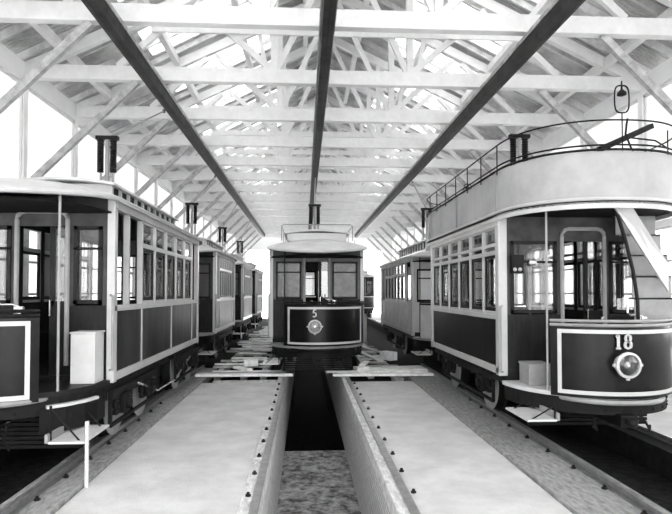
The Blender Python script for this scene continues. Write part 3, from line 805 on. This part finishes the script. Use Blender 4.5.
# DOUBLE-DECK TRAM 18 --------------------------------------------------
def double_decker():
    X, Y, L, hw, dep = RT, 7.5, 4.1, 1.07, 1.2
    z = heights(ZL(.78), ZL(1.59), ZL(2.95), ZL(2.95), 0, ZL(.70), ZL(.66), ZL(1.51))
    root = empty('double_deck_tram', (X, Y, K), 'large double-deck electric tram numbered 18 on the right, pale upper deck panels', 'tram')
    S = lambda p: Vector(p)
    Rv = lambda p: Vector((p[0], L-p[1], p[2]))
    tram_underside(root, S, hw, L, z, 'cream')
    bays = [(.06+k*(L-.12)/6, .06+(k+1)*(L-.12)/6, 'w') for k in range(6)]
    for s_ in (-1,1): body_side(root, S, s_, hw, L, z, bays, 'cream', 'dark', battens=[0,L])
    # second transom: the saloon has two rows of small lights above the windows
    for s_ in (-1,1):
        a = s_*(hw+.004); b = s_*(hw-.05); m = MB(S); m.box(min(a,b), max(a,b), .06, L-.06, ZL(2.54), ZL(2.585)); m.build('upper_transom', M['cream'], root)
    for sx in (-1,1):
        for yy in (0, L-.12):
            m = MB(S); m.box(min(sx*(hw+.025), sx*(hw-.10)), max(sx*(hw+.025), sx*(hw-.10)), yy-.01, yy+.13, z['sill']-.02, z['eave']); m.build('corner_post', M['cream'], root, bevel=.015)
    bulkhead(root, S, .02, hw-.05, z['sill'], z['belt'], z['eave'], 'x', .10, .60)
    bulkhead(root, Rv, .02, hw-.05, z['sill'], z['belt'], z['eave'], 'x', .10, .60)
    saloon_inside(root, S, hw, L, z, .3, L-.3)
    m = MB(S); m.box(-hw+.05, hw-.05, .05, L-.05, z['eave']-.04, z['eave']-.02); m.build('saloon_ceiling', M['pale'], root)
    platform(root, S, hw, dep, -1, .78, '18', z, detail=2, rail='rail', locker=None)
    platform(root, Rv, hw-.1, dep, -1, .6, None, z, detail=0, lamp=False)
    m = MB(S); m.box(-.86,-.56,-.45,-.12,z['pf'],z['pf']+.27); m.box(-.87,-.55,-.46,-.11,z['pf']+.25,z['pf']+.28); m.build('sand_box', M['grey'], root, bevel=.008, label='small grey box on the front platform')
    # door pillar, fittings
    m = MB(S); m.lathe((-.62,-.0,2.2), (0,-1,0), [(.05,0),(.05,.03),(.02,.05)], 16); m.build('gong', M['brass'], root)
    m = MB(S); m.box(-.93,-.76,-.06,.0,2.05,2.30); bx = m.build('switch_box', M['black'], root)
    for q in (-.89,-.82):
        m = MB(S); m.lathe((q,-.06,2.10),(0,-1,0),[(.02,0),(.028,.02),(.01,.05)],10); m.build('switch_knob', M['chrome'], bx)
    # deck
    out = ellipse_bow(hw+.04, dep+.04, -90, 90, 36, 2.3); back = [(-p[0], L-p[1]) for p in out]
    full = out + back
    zd0 = z['eave']
    m = MB(S); m.prism(full, zd0-.02, zd0+.05); m.build('upper_deck_floor', M['ceilm'], root)
    m = MB(S); m.tube([(p[0],p[1],zd0+.035) for p in full], .022, 8, closed=True); m.build('deck_edge_bead', M['cream'], root, smooth=True)
    m = MB(S); m.strip(full+[full[0]], zd0-.075, zd0-.0, .03); m.build('hood_fascia', M['cream'], root, smooth=True)
    pts = full+[full[0]]
    m = MB(S); m.strip([(p[0]*.985, p[1] if 0<=p[1]<=L else (p[1]*.985 if p[1]<0 else L+(p[1]-L)*.985)) for p in pts], zd0+.05, ZL(3.54), .02)
    dp = m.build('deck_panel', M['pale'], root, smooth=True, label='pale upper deck panel wrapping round the tram')
    if 1:
        for (px,py) in (( -hw-.03, .02), (-hw-.03, L*.5), (-hw-.03, L-.02), (hw+.03,.02), (hw+.03,L-.02)): m = MB(S); m.box(px-.015, px+.015, py-.02, py+.02, zd0+.05, ZL(3.545)); m.build('panel_strap', M['grey'], dp)
    m = MB(S); m.tube([(p[0],p[1],ZL(3.555)) for p in full], .016, 6, closed=True); m.tube([(p[0],p[1],ZL(3.61)) for p in full], .011, 6, closed=True)
    m.tube([(p[0]*1.0,p[1],ZL(3.90)) for p in full], .010, 6, closed=True)
    rl = m.build('deck_rail', M['black'], root)
    for px, py in [(-hw-.03, q) for q in (.0,.7,1.4,2.1,2.8,3.5,4.1)] + [(hw+.02, q) for q in (.0,.7,1.4,2.1,2.8,3.5,4.1)] + [(-.75,L+.86),(.75,L+.86),(0,L+1.3),(.75,-.86)]:
        m = MB(S); m.tube([(px,py,ZL(3.5)),(px,py,ZL(3.90))], .009, 6); m.build('rail_stanchion', M['black'], rl)
    # ladder-like curved rail at the stair head
    m = MB(S); m.tube([(-.02,-1.30,ZL(3.90)),(-.02,-1.28,ZL(3.85)),(.0,-1.22,ZL(3.74)),(.10,-1.15,ZL(3.61)),(.25,-1.0,ZL(3.54))], .012, 6)
    m.tube([(.05,-1.1,ZL(3.74)),(.5,-1.0,ZL(3.73)),(.8,-.75,ZL(3.72))], .010, 6); m.build('stair_rail', M['black'], root)
    # deck seats (backs just below the panel top)
    for k in range(5):
        for sx in (-.55,.5):
            m = MB(S); yy = .35+k*.8; m.box(sx-.38,sx+.38,yy,yy+.34,ZL(3.30),ZL(3.33)); m.box(sx-.38,sx+.38,yy+.34,yy+.37,ZL(3.3),ZL(3.56)); m.box(sx-.03,sx+.03,yy+.1,yy+.25,ZL(3.02),ZL(3.3))
            m.build('deck_seat', M['brown'], root)
    # stair sweeping up on the off side
    stp = []
    n = 8
    m = MB(S); m2 = MB(S); m3 = MB(S)
    for k in range(n):
        t = k/(n-1); ang = R(8+t*92)
        zz = z['pf']+.05 + (zd0-z['pf']-.05)*(k+1)/n
        cx, cy = .10, -.05; r0, r1 = .28, .93
        c_, s2 = math.cos(ang), math.sin(ang)
        # ang 0: towards +x; rotate to the front
        a = (cx+r0*c_+.3*(1-t), cy-r0*s2*.9); b = (cx+r1*c_, cy-r1*s2)
        stp.append((a, b, zz))
    stp = stp[::-1]    # lowest step at the front centre, climbing round to the side
    hts = [z['pf'] + (zd0-z['pf'])*(k+1)/n for k in range(n)]
    for k in range(n-1):
        (a,b,_), (c,d,_) = stp[k], stp[k+1]
        m.prism([a,b,d,c], hts[k]-.03, hts[k])
    m.build('stair_tread', M['grey'], root)
    root['label'] = root['label']
    return root, z, zd0
root18, z18, zd0 = double_decker()
# stair as straight, clearly visible flight: light stringer rising towards the open front edge of the hood
S = lambda p: Vector(p)
for o in [o for o in root18.children if o.name.startswith('stair_tread')]: bpy.data.objects.remove(o)
st = MB(S)
n = 8
xa, xb = .98, .26          # foot at the off side, head towards the middle under the hood
zs0, zs1 = z18['pf'], zd0
m = MB(S)
for k in range(n):
    x0 = .30 + .0*k
    zz = zs0 + (zs1-zs0)*(k+1)/n
    yb = -.98 + k*.115
    xl = (.36,.38,.40,.44,.48,.51,.52,.47)[k]; xr = (.60,.78,.90,.96,1.0,1.02,1.02,1.02)[k]
    m.box(xl, xr, yb, yb+.02, zz-(zs1-zs0)/n, zz)
    m.box(xl, xr, yb, yb+.14, zz-.02, zz+.005)
m.build('stair', M['grey'], root18, label='grey painted stair treads and risers under the hood')
m = MB(S)
a = Vector((.12, -.96, zs1-.05)); b = Vector((.98, -.92, zs0+1.05))
m.faces([(-.06,-1.08,zs1-.04),(.17,-1.06,zs1-.04),(.84,-.70,2.16),(.86,-.67,1.80),(-.06,-1.05,zs1-.04),(.17,-1.03,zs1-.04),(.84,-.67,2.16),(.86,-.64,1.80)],
        [(0,1,2,3),(7,6,5,4),(0,4,5,1),(1,5,6,2),(2,6,7,3),(3,7,4,0)])
m.build('stair_stringer', M['cream'], root18, label='pale sloping stringer of the stair')
m = MB(S)
m.tube([(.00,-1.0,zs1-.06),(.12,-1.0,2.38),(.20,-1.0,2.05),(.25,-1.0,1.7),(.27,-1.0,.8)], .022, 8)
m.build('stair_handrail', M['black'], root18)
for ys in ((1.05, 3.05),): truck(root18, ys, .80, S)
trolley(root18, S, 0, 2.0, zd0+.05, 4.60-K, None)
# lamps on the upper deck ends
def deck_lamp(x, y, lab):
    m = MB(S); m.tube([(x,y,ZL(3.0)),(x,y,ZL(4.05))], .008, 6); lm = m.build('deck_lamp', M['black'], root18, label=lab)
    m = MB(S); w, h, zc = .09, .165, ZL(4.21); lp = []
    for k in range(24):
        t = 2*math.pi*k/24; c_, s_ = math.cos(t), math.sin(t)
        lp.append((x+w*math.copysign(abs(c_)**.6,c_), y, zc+h*math.copysign(abs(s_)**.6,s_)))
    m.tube(lp, .010, 6, closed=True); m.build('lamp_hoop', M['black'], lm)
    m = MB(S); m.lathe((x,y,zc+.22),(0,0,-1),[(.008,0),(.012,.10),(.05,.14),(.055,.17),(.03,.18)],14); m.build('lamp_cap', M['black'], lm)
deck_lamp(.06, -1.05, 'hooped lamp standing at the front of the upper deck')
deck_lamp(.0, 5.1, 'hooped lamp at the rear of the upper deck')
m = MB(); m.beam((3.80,7.0,3.74),(4.80,7.45,4.20), .06, .07)
o = m.build('trolley_boom', M['black'], root18)
o.location = (-RT, -7.5, -K)

# ------------------------------------------------------------------ loose planks and blocks
pl_i = 0
def plank(x0, x1, y, z, w=.2, t=.04, rz=0, m='plank', label=None, group=None, tilt=0):
    z -= .064; L = x1-x0; b = MB(); b.box(-L/2, L/2, -w/2, w/2, 0, t)
    o = b.build('plank', M[m], bevel=.004, loc=((x0+x1)/2, y, z)); o.rotation_euler = (0, tilt, rz)
    tag(o, label, 'plank', group); return o
gl = 'loose boards laid between the left and centre tracks'
gr = 'loose boards laid between the centre and right tracks'
TL, TR = (LT+1.13), PIT[0]
z0 = .105
plank(-2.38, -.25, 12.45, .116, .16, .05, R(-1), label='long plank nearest the camera on the left, reaching over the pit edge')
plank(-2.36, -.45, 12.75, .116, .22, .04, R(.6), 'plank_dark', label='grey plank just behind the nearest one left of the pit')
yy = 13.05; k = 0
while yy < 31:
    a = -2.2+random.uniform(-.3,.25); b = (-.5 if yy < 13.2 else -.92)+random.uniform(-.15,.18)
    w = random.uniform(.14,.26)
    plank(a, b, yy, .10 if k % 3 else .105, w, .04, R(random.uniform(-4,4)), random.choice(['plank','plank','plank','plank_dark']),
          label='pale rough board lying across the gap between left row and centre track', group=gl)
    yy += w + random.uniform(.22,.75); k += 1
# bearers they rest on
for xx in (-2.0, -1.4, -.95):
    b = MB(); b.box(-.07,.07,0,19,-.155,0); o = b.build('bearer', M['plank_dark'], loc=(xx, 13.0, .035)); tag(o, 'long grey bearer under the loose boards left of the centre track', 'timber bearer', 'bearers under the left boards')
for i, (x, y, L_, rz) in enumerate([(-1.2,15.1,1.5,24),(-.9,17.4,1.4,-18),(-1.5,19.6,1.6,15),(-1.05,22.5,1.5,-22)]):
    plank(x-L_/2, x+L_/2, y, .147, .16, .03, R(rz), label=['slanting plank on top of the left boards, nearest of four', 'slanting plank on the left boards beside tram 5',
          'slanting plank on the left boards beside the second left tram', 'farthest slanting plank on the left boards'][i], group='slanting planks on the boards')
for k in range(12):
    y_ = 14.2+k*.75+random.uniform(-.2,.2); L_ = random.uniform(.6,1.1)
    if min(abs(y_-q) for q in (13.9,15.1,17.4,19.6,22.5)) < .75: continue
    plank(-1.5-L_/2+random.uniform(-.1,.1), -1.5+L_/2, y_, .146, random.uniform(.08,.16), .03, R(random.choice([-1,1])*random.uniform(8,40)), label='short pale board tossed askew on top of the left boards', group='askew boards on the left')
def block(x, y, z, sx, sy, sz, rz, lab, m='plank'):
    z -= .064 if z > 0 else 0
    b = MB(); b.box(-sx/2, sx/2, -sy/2, sy/2, 0, sz); o = b.build('timber_block', M[m], bevel=.006, loc=(x,y,z)); o.rotation_euler.z = R(rz); tag(o, lab, 'timber block', 'loose timber offcuts'); return o
block(-1.32, 13.9, .15, .34, .30, .16, 8, 'squarish pale timber block standing on the left boards')
block(-1.45, 13.25, .15, .16, .62, .05, 38, 'short pale offcut lying aslant in front of the block on the left boards')
block(-1.2, 12.1, -.115, 1.5, .05, .13, 1, 'thin lath lying along the end of the left concrete slab', 'plank_dark')
# right side
plank(.62, 2.84, 12.35, .116, .18, .05, R(-1.5), label='long plank nearest the camera on the right, reaching over the pit edge')
plank(.5, 2.82, 12.85, .116, .14, .045, R(-2.5), label='narrow plank behind the nearest one right of the pit')
b = MB(); b.faces([(0,0,0),(1.6,.45,0),(1.65,-.25,0),(.25,-.2,0),(0,0,.045),(1.6,.45,.045),(1.65,-.25,.045),(.25,-.2,.045)],[(0,3,2,1),(4,5,6,7),(0,1,5,4),(1,2,6,5),(2,3,7,6),(3,0,4,7)])
tag(b.build('wide_board', M['plank'], loc=(1.25, 13.4, .037)), 'wide white board tapering to the left beneath the primed tram', 'board')
yy = 13.9; k = 0
while yy < 19:
    w = random.uniform(.14,.24)
    plank(1.52+random.uniform(-.1,.1), 2.35+random.uniform(-.3,.3), yy, .10, w, .04, R(random.uniform(-3,3)), random.choice(['plank','plank_dark']),
          label='rough board lying across the gap between tram 5 and the primed tram', group=gr)
    yy += w+random.uniform(.2,.6)
for xx in (1.55, 2.1):
    b = MB(); b.box(-.07,.07,0,7.4,-.155,0); o = b.build('bearer', M['plank_dark'], loc=(xx, 13.0, .035)); tag(o, 'long grey bearer under the loose boards right of the centre track', 'timber bearer', 'bearers under the right boards')
for i,(x,y,L_,rz) in enumerate([(1.75,16.2,3.4,98),(2.05,17.2,3.2,103),(1.45,13.6,.8,75)]):
    plank(x-L_/2, x+L_/2, y, .150+.035*i, .14, .03, R(rz), label=['long batten running lengthways beside the primed tram, inner one','long batten running lengthways beside the primed tram, outer one','short pale board lying lengthways on the right boards'][i])
block(1.32, 13.1, .15, .3, .24, .07, 20, 'flat pale offcut on the right boards beside tram 5')
block(2.25, 15.0, .145, .25, .45, .22, 30, 'pale timber offcut leaning by the wheels of the primed tram')
block(2.05, 12.3, -.115, .22, .22, .14, 12, 'rough stump of timber at the end of the right concrete slab', 'timber')
b = MB(); b.box(-.28,.28,-.02,.02,0,1.05); b.box(-.28,-.2,-.035,.035,0,1.05); b.box(.2,.28,-.035,.035,0,1.05); b.box(-.28,.28,-.035,.035,.97,1.05); b.box(-.28,.28,-.035,.035,0,.08)
o = b.build('leaning_panel', M['locker'], loc=(2.05, 21.0, .036)); tag(o, 'white framed panel standing on edge between tram 5 and the primed tram', 'panel')
b = MB(); b.box(-.3,.3,-.25,.25,-.155,0); tag(b.build('support_block', M['plank_dark'], loc=(2.05,21.0,.035)), 'squared block under the white framed panel', 'timber block')
# white prop standing under the left step
b = MB(); b.tube([(0,0,0),(0,0,.64)], .020, 8)
o = b.build('step_prop', M['line'], loc=(-2.115, 5.62, 0)); tag(o, 'white upright prop on the floor beside the step of the near left tram', 'prop')

# ------------------------------------------------------------------ light
w = bpy.data.worlds.new('World'); SC.world = w; w.use_nodes = True
bg = w.node_tree.nodes['Background']; bg.inputs['Color'].default_value = (1,1,1,1); bg.inputs['Strength'].default_value = 3.2
sd = bpy.data.lights.new('sun', 'SUN'); sd.energy = 0.6; sd.angle = R(25)
so = bpy.data.objects.new('sun', sd); C.objects.link(so)
so.rotation_euler = Vector((-.25, .93, -.45)).to_track_quat('-Z', 'Y').to_euler()
SC.view_settings.view_transform = 'Standard'; SC.view_settings.look = 'None'; SC.view_settings.gamma = 1
SC.view_settings.exposure = 1.12
try: SC.view_settings.use_curve_mapping = False
except Exception: pass
SC.cycles.use_denoising = True
SC.cycles.max_bounces = 10; SC.cycles.diffuse_bounces = 6; SC.cycles.transparent_max_bounces = 16

# ------------------------------------------------------------------ camera
cam = bpy.data.cameras.new('camera'); co = bpy.data.objects.new('camera', cam); C.objects.link(co)
F = 560
cam.sensor_fit = 'HORIZONTAL'; cam.sensor_width = 36; cam.lens = 36*F/672
yaw, pitch = R(3.2), R(1.5)
co.location = (0, 0, 1.9); co.rotation_euler = (R(90)+pitch, 0, -yaw)
cam.shift_y = (292-257 - F*math.tan(pitch))/672
cam.shift_x = 0
cam.clip_start = .05; cam.clip_end = 500
SC.camera = co
